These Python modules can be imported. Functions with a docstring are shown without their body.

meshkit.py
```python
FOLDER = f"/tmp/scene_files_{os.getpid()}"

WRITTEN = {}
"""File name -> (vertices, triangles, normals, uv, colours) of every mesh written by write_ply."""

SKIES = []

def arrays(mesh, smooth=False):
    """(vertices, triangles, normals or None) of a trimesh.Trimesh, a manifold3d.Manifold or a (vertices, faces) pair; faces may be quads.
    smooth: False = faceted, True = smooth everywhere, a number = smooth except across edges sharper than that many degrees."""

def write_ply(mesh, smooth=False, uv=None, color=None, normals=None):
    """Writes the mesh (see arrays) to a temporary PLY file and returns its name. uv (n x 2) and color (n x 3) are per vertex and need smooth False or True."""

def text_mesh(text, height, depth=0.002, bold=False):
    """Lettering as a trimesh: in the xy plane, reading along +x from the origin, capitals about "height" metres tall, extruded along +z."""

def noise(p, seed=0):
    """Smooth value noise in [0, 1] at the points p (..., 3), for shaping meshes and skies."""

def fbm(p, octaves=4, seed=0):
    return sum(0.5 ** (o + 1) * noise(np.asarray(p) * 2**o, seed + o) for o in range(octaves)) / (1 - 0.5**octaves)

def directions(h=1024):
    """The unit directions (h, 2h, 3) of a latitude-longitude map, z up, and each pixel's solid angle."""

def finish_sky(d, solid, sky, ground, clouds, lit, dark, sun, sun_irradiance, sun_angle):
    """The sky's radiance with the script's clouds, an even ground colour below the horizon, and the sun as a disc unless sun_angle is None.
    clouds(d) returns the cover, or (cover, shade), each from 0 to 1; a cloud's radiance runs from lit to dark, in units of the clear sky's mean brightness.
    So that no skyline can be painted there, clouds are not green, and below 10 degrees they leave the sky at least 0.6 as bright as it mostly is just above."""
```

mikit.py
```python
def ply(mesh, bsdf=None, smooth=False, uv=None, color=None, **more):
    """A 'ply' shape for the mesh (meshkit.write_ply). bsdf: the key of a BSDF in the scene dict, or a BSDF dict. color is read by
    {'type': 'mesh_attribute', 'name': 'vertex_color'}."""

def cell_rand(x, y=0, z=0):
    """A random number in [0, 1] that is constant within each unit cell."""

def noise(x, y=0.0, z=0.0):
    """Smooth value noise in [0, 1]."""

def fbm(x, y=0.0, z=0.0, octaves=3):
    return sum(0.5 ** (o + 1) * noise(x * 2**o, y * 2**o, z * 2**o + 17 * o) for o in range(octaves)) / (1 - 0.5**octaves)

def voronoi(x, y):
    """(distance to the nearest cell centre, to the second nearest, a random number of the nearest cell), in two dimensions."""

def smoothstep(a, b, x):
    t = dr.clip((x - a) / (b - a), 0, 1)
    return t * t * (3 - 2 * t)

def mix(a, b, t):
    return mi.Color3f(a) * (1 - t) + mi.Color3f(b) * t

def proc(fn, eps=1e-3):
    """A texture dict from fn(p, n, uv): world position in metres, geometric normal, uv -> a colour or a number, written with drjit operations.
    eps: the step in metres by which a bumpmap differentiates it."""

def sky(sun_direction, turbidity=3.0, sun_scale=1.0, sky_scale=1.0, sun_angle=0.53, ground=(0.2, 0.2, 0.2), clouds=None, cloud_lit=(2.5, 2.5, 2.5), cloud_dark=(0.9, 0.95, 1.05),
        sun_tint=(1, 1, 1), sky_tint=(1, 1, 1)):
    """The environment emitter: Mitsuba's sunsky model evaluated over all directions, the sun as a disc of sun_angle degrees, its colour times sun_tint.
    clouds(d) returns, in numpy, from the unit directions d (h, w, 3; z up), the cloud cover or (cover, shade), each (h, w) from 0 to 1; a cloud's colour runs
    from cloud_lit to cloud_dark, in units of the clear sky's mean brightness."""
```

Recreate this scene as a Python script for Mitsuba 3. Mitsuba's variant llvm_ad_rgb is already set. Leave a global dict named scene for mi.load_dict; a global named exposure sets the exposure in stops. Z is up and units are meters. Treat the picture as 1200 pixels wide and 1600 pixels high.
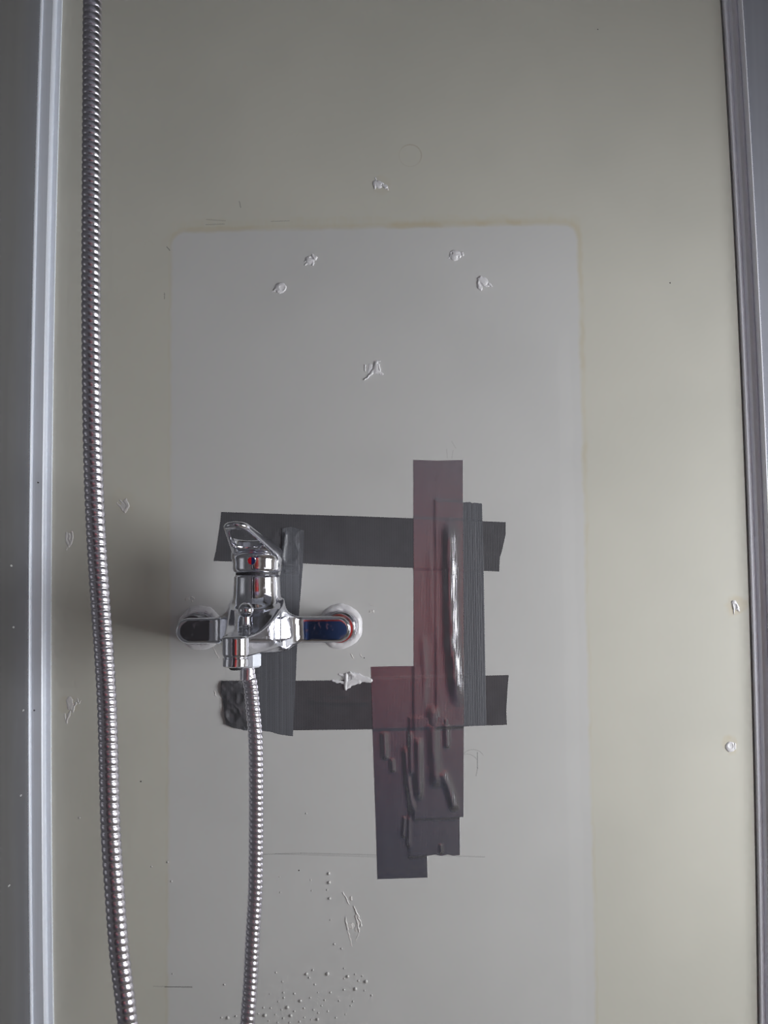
import math
import numpy as np
import trimesh
import shapely
import shapely.geometry as sg
import drjit as dr
import mitsuba as mi
import mikit
import meshkit

T = mi.ScalarTransform4f
scene, labels = {}, {}

# ------------------------------------------------------------------ camera, light, exposure
F, CX, CY = 1570.0, 600.0, 800.0
EYE = np.array([0.0, -1.05, 1.10])
PITCH, ROLL = math.radians(3.94), math.radians(-0.58)
FWD = np.array([0, math.cos(PITCH), math.sin(PITCH)])
UP0 = np.array([0, -math.sin(PITCH), math.cos(PITCH)])
RIGHT = math.cos(ROLL) * np.array([1.0, 0, 0]) + math.sin(ROLL) * UP0
UP = math.cos(ROLL) * UP0 - math.sin(ROLL) * np.array([1.0, 0, 0])
scene['camera'] = {
    'type': 'perspective', 'fov_axis': 'x', 'fov': math.degrees(2 * math.atan(600.0 / F)),
    'near_clip': 0.01, 'far_clip': 50.0,
    'to_world': T().look_at(origin=EYE.tolist(), target=(EYE + FWD).tolist(), up=UP.tolist())}
exposure = 0.45
ROOM_L, ROOM_R, ROOM_F, ROOM_H = -1.10, 1.05, -2.10, 2.30
WIN_Y0, WIN_Y1, WIN_Z0, WIN_Z1 = -1.05, -0.35, 0.72, 1.28      # the frosted window in the right-hand room wall
WINDOW_LIGHT = [8.7, 8.8, 9.05]


def quad(a, b, c, d):
    return (np.array([a, b, c, d], float), np.array([[0, 1, 2], [0, 2, 3]]))


scene['window_1__pane'] = mikit.ply(
    quad((ROOM_R - 0.004, WIN_Y0, WIN_Z0), (ROOM_R - 0.004, WIN_Y0, WIN_Z1), (ROOM_R - 0.004, WIN_Y1, WIN_Z1), (ROOM_R - 0.004, WIN_Y1, WIN_Z0)),
    {'type': 'diffuse', 'reflectance': {'type': 'rgb', 'value': [0.5, 0.5, 0.5]}},
    emitter={'type': 'area', 'radiance': {'type': 'rgb', 'value': WINDOW_LIGHT}})
labels['window_1__pane'] = {'label': 'frosted glass pane bright with daylight'}


# ------------------------------------------------------------------ helpers
def at(px, py, y=0.0):
    """The point of the vertical plane y that the photograph shows at (px, py)."""
    d = FWD + RIGHT * ((px - CX) / F) + UP * (-(py - CY) / F)
    return EYE + d * ((y - EYE[1]) / d[1])


def wxz(px, py):
    p = at(px, py)
    return float(p[0]), float(p[2])


def put(key, mesh, bsdf, smooth=False, **more):
    n, k = key, 0
    while n in scene:
        k += 1
        n = f'{key}_{k:03d}'
    scene[n] = mikit.ply(mesh, bsdf, smooth, **more)
    return n


def tag(key, label=None, category=None, group=None, kind=None):
    d = {}
    if label: d['label'] = label
    if category: d['category'] = category
    if group: d['group'] = group
    if kind: d['kind'] = kind
    labels[key] = d
    return key


def number(key, used):
    used[key] = used.get(key, -1) + 1
    return key if used[key] == 0 else f'{key}_{used[key]:03d}'


def box(x0, x1, y0, y1, z0, z1):
    m = trimesh.creation.box((x1 - x0, y1 - y0, z1 - z0))
    m.apply_translation(((x0 + x1) / 2, (y0 + y1) / 2, (z0 + z1) / 2))
    return m


def cat(*ms):
    vs, fs, o = [], [], 0
    for m in ms:
        v, f = (np.asarray(m.vertices), np.asarray(m.faces)) if hasattr(m, 'vertices') else (np.asarray(m[0]), np.asarray(m[1]))
        if f.shape[1] == 4:
            f = np.vstack([f[:, [0, 1, 2]], f[:, [0, 2, 3]]])
        vs.append(v); fs.append(f + o); o += len(v)
    return np.vstack(vs), np.vstack(fs)


def lathe(profile, centre, axis='z', n=48):
    """profile: (r, h) pairs, turned about an axis through centre."""
    pr = np.asarray(profile, float)
    a = np.arange(n) * 2 * np.pi / n
    v = np.stack([pr[:, None, 0] * np.cos(a), pr[:, None, 0] * np.sin(a), np.broadcast_to(pr[:, None, 1], (len(pr), n))], -1).reshape(-1, 3)
    i, j = np.meshgrid(np.arange(len(pr) - 1), np.arange(n), indexing='ij')
    f = np.stack([i * n + j, i * n + (j + 1) % n, (i + 1) * n + (j + 1) % n, (i + 1) * n + j], -1).reshape(-1, 4)
    if axis == 'y-':          # h runs towards the camera
        v = np.stack([v[:, 0], -v[:, 2], v[:, 1]], -1)
    return v + np.asarray(centre), f


def iso(f, lo, hi, h, v=None):
    """Surface nets over the signed distance f(x, y, z), vertices moved onto the surface."""
    lo, hi = np.asarray(lo, float), np.asarray(hi, float)
    n = np.ceil((hi - lo) / h).astype(int) + 1
    ax = [lo[k] + h * np.arange(n[k]) for k in range(3)]
    if v is None:
        v = np.broadcast_to(f(ax[0][:, None, None], ax[1][None, :, None], ax[2][None, None, :]), tuple(n)).astype(np.float32)
    s = v < 0
    c = np.zeros(tuple(n - 1), np.int8)
    for a in (0, 1):
        for b in (0, 1):
            for d in (0, 1):
                c += s[a:n[0] - 1 + a, b:n[1] - 1 + b, d:n[2] - 1 + d]
    cells = np.argwhere((c > 0) & (c < 8))
    index = -np.ones(tuple(n - 1), np.int64)
    index[tuple(cells.T)] = np.arange(len(cells))
    acc, cnt = np.zeros((len(cells), 3)), np.zeros(len(cells))
    corners = np.array([[a, b, d] for a in (0, 1) for b in (0, 1) for d in (0, 1)])
    for p in range(8):
        for q in range(p + 1, 8):
            if np.abs(corners[p] - corners[q]).sum() != 1:
                continue
            vp, vq = v[tuple((cells + corners[p]).T)], v[tuple((cells + corners[q]).T)]
            hit = (vp < 0) != (vq < 0)
            t = np.where(hit, vp / np.where(hit, vp - vq, 1), 0)
            acc += np.where(hit[:, None], corners[p] + t[:, None] * (corners[q] - corners[p]), 0)
            cnt += hit
    pts = lo + h * (cells + acc / cnt[:, None])
    quads = []
    for k in range(3):
        a, b = [(1, 2), (2, 0), (0, 1)][k]
        s0 = np.take(s, np.arange(n[k] - 1), k); s1 = np.take(s, np.arange(1, n[k]), k)
        e = np.argwhere(s0 != s1)
        e = e[(e[:, a] > 0) & (e[:, b] > 0) & (e[:, a] < n[a] - 1) & (e[:, b] < n[b] - 1)]
        flip = s1[tuple(e.T)]
        ua, ub = np.eye(3, dtype=int)[a], np.eye(3, dtype=int)[b]
        q = np.stack([index[tuple((e - ua - ub).T)], index[tuple((e - ub).T)], index[tuple(e.T)], index[tuple((e - ua).T)]], 1)
        q[flip] = q[flip][:, ::-1]
        quads.append(q)
    for _ in range(2 if f else 0):
        e = h * 0.2
        d0 = f(pts[:, 0], pts[:, 1], pts[:, 2])
        g = np.stack([(f(*(pts + e * np.eye(3)[k]).T) - f(*(pts - e * np.eye(3)[k]).T)) / (2 * e) for k in range(3)], 1)
        pts = pts - np.clip(d0, -h, h)[:, None] * g / np.maximum((g * g).sum(1), 0.05)[:, None]
    return pts, np.vstack(quads)


def outward(v, f):
    """A consistently wound closed mesh with its normals outwards."""
    v, f = np.asarray(v, float), np.asarray(f)
    if f.shape[1] == 4:
        f = np.vstack([f[:, [0, 1, 2]], f[:, [0, 2, 3]]])
    c = v - v.mean(0)
    if (c[f[:, 0]] * np.cross(c[f[:, 1]], c[f[:, 2]])).sum() < 0:
        f = f[:, ::-1]
    return trimesh.Trimesh(v, f, process=False)


def smin(a, b, k):
    h = np.clip(0.5 + 0.5 * (b - a) / k, 0, 1)
    return b * (1 - h) + a * h - k * h * (1 - h)


def smax(a, b, k):
    return -smin(-a, -b, k)


def uneven(s, t, r1, r2, l):
    """2D distance to the hull of a circle r1 at (0, 0) and a circle r2 at (l, 0)."""
    t = np.abs(t)
    b = (r1 - r2) / l
    a = math.sqrt(1 - b * b)
    k = -b * t + a * s if False else t * (-b) + s * a
    d1 = np.hypot(s, t) - r1
    d2 = np.hypot(s - l, t) - r2
    d3 = t * a + s * b - r1
    return np.where(k < 0, d1, np.where(k > a * l, d2, d3))


def roundcone(x, y, z, a, b, ra, rb):
    a, b = np.asarray(a, float), np.asarray(b, float)
    d = b - a
    t = np.clip(((x - a[0]) * d[0] + (y - a[1]) * d[1] + (z - a[2]) * d[2]) / max(d @ d, 1e-9), 0, 1)
    return np.sqrt((x - a[0] - t * d[0]) ** 2 + (y - a[1] - t * d[1]) ** 2 + (z - a[2] - t * d[2]) ** 2) - (ra + (rb - ra) * t)


def smoothstep(a, b, x):
    t = np.clip((x - a) / (b - a), 0, 1)
    return t * t * (3 - 2 * t)


def spline(points, n):
    from scipy.interpolate import CubicSpline, PchipInterpolator
    p = np.asarray(points, float)
    t = np.r_[0, np.cumsum(np.linalg.norm(np.diff(p, axis=0), axis=1) ** 0.5)]
    c = CubicSpline(t, p)(np.linspace(0, t[-1], 4000))
    s = np.r_[0, np.cumsum(np.linalg.norm(np.diff(c, axis=0), axis=1))]
    u = np.linspace(0, s[-1], n)
    return np.stack([np.interp(u, s, c[:, k]) for k in range(3)], 1), s[-1]


def sweep(path, radius, sides=24, caps=True):
    """Tube along path; radius(i, angles) -> radii of ring i."""
    t = np.gradient(path, axis=0)
    t /= np.linalg.norm(t, axis=1, keepdims=True)
    a = np.cross(t[0], [0.3, 1, 0.1]); a /= np.linalg.norm(a)
    A = []
    for k in range(len(path)):
        a = a - t[k] * (a @ t[k]); a /= np.linalg.norm(a)
        A.append(a)
    A = np.array(A); B = np.cross(t, A)
    ang = np.arange(sides) * 2 * np.pi / sides
    r = radius(np.arange(len(path))[:, None], ang[None, :]) * np.ones((len(path), sides))
    v = path[:, None] + r[..., None] * (np.cos(ang)[None, :, None] * A[:, None] + np.sin(ang)[None, :, None] * B[:, None])
    i, j = np.meshgrid(np.arange(len(path) - 1), np.arange(sides), indexing='ij')
    q = np.stack([i * sides + j, i * sides + (j + 1) % sides, (i + 1) * sides + (j + 1) % sides, (i + 1) * sides + j], -1).reshape(-1, 4)
    f = np.vstack([q[:, [0, 1, 2]], q[:, [0, 2, 3]]])
    v = v.reshape(-1, 3)
    if caps:
        n = len(v)
        v = np.vstack([v, path[0], path[-1]])
        k = np.arange(sides); e = (len(path) - 1) * sides
        f = np.vstack([f, np.stack([np.full(sides, n), (k + 1) % sides, k], 1), np.stack([np.full(sides, n + 1), e + k, e + (k + 1) % sides], 1)])
    return v, f


# ------------------------------------------------------------------ materials
def rgb(*c):
    return {'type': 'rgb', 'value': list(c)}


def principled(base, rough, metallic=0.0, spec=0.5, **more):
    return {'type': 'twosided', 'b': {'type': 'principled', 'base_color': base, 'roughness': rough, 'metallic': metallic, 'specular': spec, **more}}


noise, fbm, sstep, mix = mikit.noise, mikit.fbm, mikit.smoothstep, mikit.mix

# marks of the wall, in metres on its plane
xl0, zl0 = wxz(268, 420); xl1, zl1 = wxz(262, 1600)
xr0, zr0 = wxz(903, 400); xr1, zr1 = wxz(922, 1200)
xt0, zt0 = wxz(300, 362); xt1, zt1 = wxz(870, 351)
HALOS = [(wxz(1149, 945), 0.013, 0.8), (wxz(1141, 1162), 0.011, 0.7), (wxz(598, 290), 0.011, 0.3), (wxz(192, 783), 0.016, 0.25), (wxz(105, 1100), 0.011, 0.5)]
SPECKS = [(wxz(1047, 442), 0.0010), (wxz(220, 1221), 0.0010), (wxz(467, 1360), 0.0010), (wxz(569, 1028), 0.0008), (wxz(934, 46), 0.0008)]
LINES = [(410, 1335, 470, 1333, 0.5), (470, 1333, 590, 1336, 0.5), (430, 1334, 590, 1339, 0.35), (668, 1336, 757, 1339, 0.4), (258, 1542, 300, 1542, 0.9), (240, 1541, 300, 1543, 0.4),
         (257, 458, 257, 467, 0.8), (374, 315, 376, 324, 0.6), (323, 343, 352, 345, 0.35), (322, 351, 350, 350, 0.4), (261, 386, 265, 391, 0.9), (424, 346, 452, 345, 0.4),
         (746, 1176, 746, 1200, 0.7), (746, 1200, 744, 1212, 0.5), (706, 690, 712, 700, 0.2), (698, 702, 699, 716, 0.25), (708, 704, 706, 716, 0.25), (880, 480, 920, 490, 0.0)]
ARCS = [(wxz(739, 1186), 0.0115, 0.55), (wxz(729, 1193), 0.0115, 0.55)]


def wall_colour(p, n, uv):
    x, z = p.x, p.z
    w1 = fbm(x * 70, z * 70, 0, 3) - 0.5
    w2 = fbm(x * 260 + 9, z * 90, 3, 3)
    w3 = fbm(x * 9 + 4, z * 9, 7, 3)
    base = mix((0.575, 0.572, 0.508), (0.605, 0.600, 0.532), sstep(0.3, 0.7, w3))
    clean = mix((0.586, 0.592, 0.580), (0.610, 0.616, 0.604), sstep(0.3, 0.7, w3))
    tl, tr = (z - zl0) / (zl1 - zl0), (z - zr0) / (zr1 - zr0)
    dx = dr.maximum((xl0 + (xl1 - xl0) * tl) - x, x - (xr0 + (xr1 - xr0) * tr))
    dz = z - (zt0 + (zt1 - zt0) * (x - xt0) / (xt1 - xt0))
    r = 0.016
    qx, qz = dx + r, dz + r
    sd = dr.sqrt(dr.square(dr.maximum(qx, 0)) + dr.square(dr.maximum(qz, 0))) + dr.minimum(dr.maximum(qx, qz), 0) - r + w1 * 0.0035
    col = mix(base, clean, 1 - sstep(-0.003, 0.003, sd))
    right, top = sstep(0.0, 0.02, x), sstep(-0.02, 0.0, dz)
    upper = sstep(0.12, 0.20, z - 1.0)
    width = 0.0038 + 0.0022 * top + 0.0022 * right * upper
    band = sstep(-0.0022, 0.0016, sd) * (1 - sstep(width * 0.35, width * 1.2, sd))
    strength = dr.clip(0.20 + 0.18 * top + 0.16 * right * upper, 0, 1) * (0.45 + 0.7 * sstep(0.35, 0.7, fbm(x * 55, z * 55, 11, 3)))
    col = col * mix((1, 1, 1), (0.90, 0.80, 0.63), dr.clip(band * strength, 0, 1))
    film = sstep(0.002, 0.004, sd) * (1 - sstep(0.009, 0.016, sd + w1 * 0.01)) * top
    col = col * mix((1, 1, 1), (0.95, 0.90, 0.78), film * 0.45 * w2)
    # a paler strip inside the right edge and along the left edge
    pale = sstep(-0.026, -0.022, dx + w1 * 0.004) * (1 - sstep(-0.012, -0.008, dx + w1 * 0.004)) * right * sstep(0.05, 0.08, 1.42 - z)
    col = col * (1 + 0.025 * pale)
    for (hx, hz), hr, hs in HALOS:
        d = dr.sqrt(dr.square(x - hx) + dr.square(z - hz)) + w1 * 0.012
        col = col * mix((1, 1, 1), (0.95, 0.87, 0.74), hs * (1 - sstep(hr * 0.6, hr, d)) * (0.4 + 0.6 * w2))
    for (hx, hz), hr in SPECKS:
        d = dr.sqrt(dr.square(x - hx) + dr.square(z - hz))
        col = col * (1 - 0.8 * (1 - sstep(hr * 0.6, hr, d)))
    for a, b, c, d_, s in LINES:
        (ax, az), (bx, bz) = wxz(a, b), wxz(c, d_)
        ux, uz = bx - ax, bz - az
        t = dr.clip(((x - ax) * ux + (z - az) * uz) / (ux * ux + uz * uz), 0, 1)
        d = dr.sqrt(dr.square(x - ax - t * ux) + dr.square(z - az - t * uz)) + w1 * 0.0004
        col = col * (1 - 0.45 * s * (1 - sstep(0.0003, 0.0009, d)))
    for (hx, hz), hr, s in ARCS:
        d = dr.abs(dr.sqrt(dr.square(x - hx) + dr.square((z - hz) * 1.2)) - hr)
        col = col * (1 - 0.35 * s * (1 - sstep(0.0002, 0.0008, d)) * sstep(0.002, 0.006, z - hz))
    rx, rz = wxz(641, 243)
    rr = dr.sqrt(dr.square(x - rx) + dr.square(z - rz))
    d = dr.abs(rr - 0.0120)
    ring = (1 - sstep(0.0003, 0.0011, d)) * (0.25 + 0.6 * sstep(-0.004, 0.008, (x - rx) * 0.6 + (z - rz) * 0.7))
    col = col * mix((1, 1, 1), (0.80, 0.74, 0.68), dr.clip(ring, 0, 1) * 0.7)
    return col


def wall_bump(p, n, uv):
    return 0.6 * fbm(p.x * 7, p.z * 7, 1, 2) + 0.02 * fbm(p.x * 220, p.z * 220, 2, 2)


scene['wall_panel'] = {'type': 'twosided', 'b': {'type': 'bumpmap', 'arbitrary': mikit.proc(wall_bump, 2e-3), 'scale': 0.0012,
    'b': {'type': 'principled', 'base_color': mikit.proc(wall_colour), 'roughness': 0.42, 'specular': 0.35}}}
scene['painted_wall'] = principled(rgb(0.66, 0.64, 0.60), 0.6)
scene['white_wall'] = principled(rgb(0.80, 0.79, 0.76), 0.6)
scene['ceiling_paint'] = principled(rgb(0.30, 0.30, 0.29), 0.7)
scene['floor_vinyl'] = principled(mikit.proc(lambda p, n, uv: mix((0.20, 0.18, 0.16), (0.26, 0.23, 0.20), fbm(p.x * 8, p.y * 8, 0, 3))), 0.5)
PANEL_SPECKS = []
for px, py in ((17.6, 884), (34, 1110), (7, 1384), (20, 980), (28, 1243)):
    d = FWD + RIGHT * ((px - CX) / F) + UP * (-(py - CY) / F)
    q = EYE + d * (-0.3665 / d[0])
    PANEL_SPECKS.append((float(q[1]), float(q[2])))
TRIM_SPECKS = [tuple(float(v) for v in at(px, py, -0.0128)) for px, py in ((59.5, 754), (53.5, 1110))]


def panel_colour(p, n, uv):
    c = mix((0.080, 0.080, 0.083), (0.100, 0.100, 0.103), fbm(p.y * 60, p.z * 4, 0, 3))
    for sy, sz in PANEL_SPECKS:      # dried drops on the dark panel
        c = mix(c, (0.45, 0.45, 0.45), 1 - sstep(0.0007, 0.0013, dr.sqrt(dr.square((p.y - sy) * 0.35) + dr.square(p.z - sz))))
    return c


def profile_colour(p, n, uv):
    c = mi.Color3f(0.80, 0.85, 0.93) * (0.97 + 0.06 * fbm(p.x * 900, p.z * 5, 0, 2))
    for sx, _, sz in TRIM_SPECKS:    # dirt specks
        c = c * (1 - 0.85 * (1 - sstep(0.0007, 0.0012, dr.sqrt(dr.square(p.x - sx) + dr.square(p.z - sz)))))
    return c


scene['dark_panel'] = principled(mikit.proc(panel_colour), 0.22, spec=0.5)
scene['jamb_grey'] = principled(mikit.proc(lambda p, n, uv: mix((0.27, 0.285, 0.33), (0.33, 0.345, 0.39), fbm(p.x * 160, p.z * 3, 0, 2))), 0.4)
scene['grey_panel'] = principled(rgb(0.66, 0.69, 0.77), 0.4)
scene['aluminium'] = principled(mikit.proc(profile_colour), 0.42, metallic=0.15)
scene['aluminium_grey'] = principled(rgb(0.84, 0.85, 0.92), 0.40, metallic=0.05)
scene['chrome'] = principled(rgb(0.72, 0.73, 0.79), mikit.proc(lambda p, n, uv: 0.06 + 0.16 * sstep(0.62, 0.75, fbm(p.x * 420, p.z * 300, p.y * 420, 3))), metallic=1.0)
scene['hose_steel'] = principled(rgb(0.70, 0.68, 0.75), 0.26, metallic=1.0)
scene['dark_rubber'] = principled(rgb(0.03, 0.03, 0.035), 0.5)
scene['red_plastic'] = principled(rgb(0.42, 0.01, 0.02), 0.25)
scene['blue_plastic'] = principled(rgb(0.01, 0.02, 0.09), 0.25)
scene['white_sealant'] = principled(rgb(0.76, 0.76, 0.78), 0.28)
scene['thin_sealant'] = principled(rgb(0.66, 0.65, 0.63), 0.25)
scene['clear_drop'] = principled(rgb(0.60, 0.60, 0.585), 0.04, spec=0.6, clearcoat=1.0, clearcoat_gloss=1.0)
scene['dark_wood'] = principled(mikit.proc(lambda p, n, uv: mix((0.09, 0.085, 0.093), (0.13, 0.122, 0.135), fbm(p.x * 60, p.z * 3, 0, 3))), 0.5)
scene['skin'] = principled(rgb(0.52, 0.31, 0.24), 0.5)
scene['red_cotton'] = principled(rgb(0.66, 0.06, 0.05), 0.8)
scene['mauve_cotton'] = principled(rgb(0.40, 0.33, 0.44), 0.8)
scene['denim'] = principled(mikit.proc(lambda p, n, uv: mix((0.018, 0.042, 0.12), (0.035, 0.068, 0.19), fbm(p.x * 200, p.z * 60, p.y * 100, 2))), 0.8)
scene['dark_hair'] = principled(rgb(0.05, 0.035, 0.025), 0.5)
scene['camera_grey'] = principled(rgb(0.30, 0.30, 0.32), 0.35, metallic=0.5)
scene['eye_white'] = principled(rgb(0.75, 0.74, 0.72), 0.2)


def threads(t, period):
    """1 on the flat threads of the tape's cloth, 0 in the fine grooves between them."""
    return sstep(0.0, 0.45, dr.abs(dr.sin(t * (math.pi / period))))


def weave_long(p, n, uv):      # shiny strips: level threads close together, upright ones wider apart
    return 0.5 * threads(p.z + 0.0006 * noise(p.x * 90, p.z * 40), 0.0022) + 0.5 * threads(p.x + 0.0004 * noise(p.z * 60), 0.0017) + 0.15 * fbm(p.x * 240, p.z * 40, 0, 2)


def weave_cross(p, n, uv):     # level strips: the upright threads stand out
    return 0.8 * threads(p.x, 0.0025) + 0.2 * threads(p.z, 0.0024) + 0.5 * fbm(p.x * 60, p.z * 300, 0, 2)


def weave_up(p, n, uv):
    return 0.9 * threads(p.x, 0.0024) + 0.2 * threads(p.z, 0.0020) + 0.5 * fbm(p.x * 300, p.z * 30, 0, 2)


def tape_tone(p, n, uv):
    return mix((0.080, 0.081, 0.089), (0.100, 0.101, 0.111), fbm(p.x * 90, p.z * 90, 5, 3)) * (0.84 + 0.20 * threads(p.x, 0.0025))


def shiny_tone(p, n, uv):
    t = threads(p.z + 0.0006 * noise(p.x * 90, p.z * 40), 0.0022) * threads(p.x + 0.0004 * noise(p.z * 60), 0.0017)
    return mix((0.075, 0.080, 0.098), (0.118, 0.124, 0.150), fbm(p.x * 200, p.z * 50, 5, 3)) * (0.60 + 0.55 * t)


def upright_tone(p, n, uv):
    return mix((0.095, 0.100, 0.113), (0.150, 0.158, 0.176), fbm(p.x * 420, p.z * 6, 5, 3)) * (0.82 + 0.24 * threads(p.x, 0.0024))


scene['matte_tape'] = {'type': 'twosided', 'b': {'type': 'bumpmap', 'arbitrary': mikit.proc(weave_cross, 1.5e-4), 'scale': 0.00010,
    'b': {'type': 'principled', 'base_color': mikit.proc(tape_tone), 'roughness': 0.42, 'specular': 0.35}}}
scene['upright_tape'] = {'type': 'twosided', 'b': {'type': 'bumpmap', 'arbitrary': mikit.proc(weave_up, 1.5e-4), 'scale': 0.00012,
    'b': {'type': 'principled', 'base_color': mikit.proc(upright_tone), 'roughness': 0.36, 'specular': 0.4}}}
scene['crumpled_tape'] = {'type': 'twosided', 'b': {'type': 'principled', 'base_color': mikit.proc(tape_tone), 'roughness': 0.28, 'specular': 0.6, 'metallic': 0.15}}
scene['shiny_tape'] = {'type': 'twosided', 'b': {'type': 'bumpmap', 'arbitrary': mikit.proc(weave_long, 1.5e-4), 'scale': 0.00007,
    'b': {'type': 'blendbsdf', 'weight': 0.66,
          'a': {'type': 'diffuse', 'reflectance': mikit.proc(shiny_tone)},
          'b': {'type': 'roughconductor', 'material': 'none', 'alpha': 0.08, 'specular_reflectance': rgb(0.66, 0.66, 0.70)}}}}

# ------------------------------------------------------------------ the setting
ZB, ZT = 0.0, 2.20


def bow(marks, y=0.0):
    """A quadratic x(z) through an edge seen at these pixels, going on straight beyond them."""
    pts = np.array([at(px, py, y) for px, py in marks])
    c = np.polyfit(pts[:, 2], pts[:, 0], 2)
    lo, hi = pts[:, 2].min(), pts[:, 2].max()

    def x(z):
        k = np.clip(z, lo, hi)
        return np.polyval(c, k) + np.polyval(np.polyder(c), k) * (z - k)
    return x


left_edge = bow([(99, 0), (93, 150), (87, 400), (81, 800), (82, 1200), (84, 1600)])
right_edge = bow([(1125, 0), (1138, 200), (1156, 600), (1168.5, 850), (1176.5, 1200), (1183.5, 1600)])
ZS = np.linspace(ZB, ZT, 56)


def extrude(section, edge, closed=True):
    """A cross-section (x offset, y) run up the wall along a gently bowed edge."""
    s = np.asarray(section, float)
    v = np.stack([np.stack([edge(z) + s[:, 0], s[:, 1], np.full(len(s), z)], 1) for z in ZS])
    n = len(s)
    i, j = np.meshgrid(np.arange(len(ZS) - 1), np.arange(n if closed else n - 1), indexing='ij')
    f = np.stack([i * n + j, i * n + (j + 1) % n, (i + 1) * n + (j + 1) % n, (i + 1) * n + j], -1).reshape(-1, 4)
    f = np.vstack([f[:, [0, 1, 2]], f[:, [0, 2, 3]]])
    v = v.reshape(-1, 3)
    pv, tri = trimesh.creation.triangulate_polygon(sg.Polygon(s), engine='earcut')
    from scipy.spatial import cKDTree
    tri = cKDTree(s).query(pv)[1][tri]
    e1, e2 = s[tri[:, 1]] - s[tri[:, 0]], s[tri[:, 2]] - s[tri[:, 0]]
    area = (e1[:, 0] * e2[:, 1] - e1[:, 1] * e2[:, 0]).sum()
    ccw = (s[:, 0] * np.roll(s[:, 1], -1) - s[:, 1] * np.roll(s[:, 0], -1)).sum()
    if area * ccw > 0:
        tri = tri[:, ::-1]
    return outward(v, np.vstack([f, tri, tri[:, ::-1] + (len(ZS) - 1) * n]))


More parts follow.
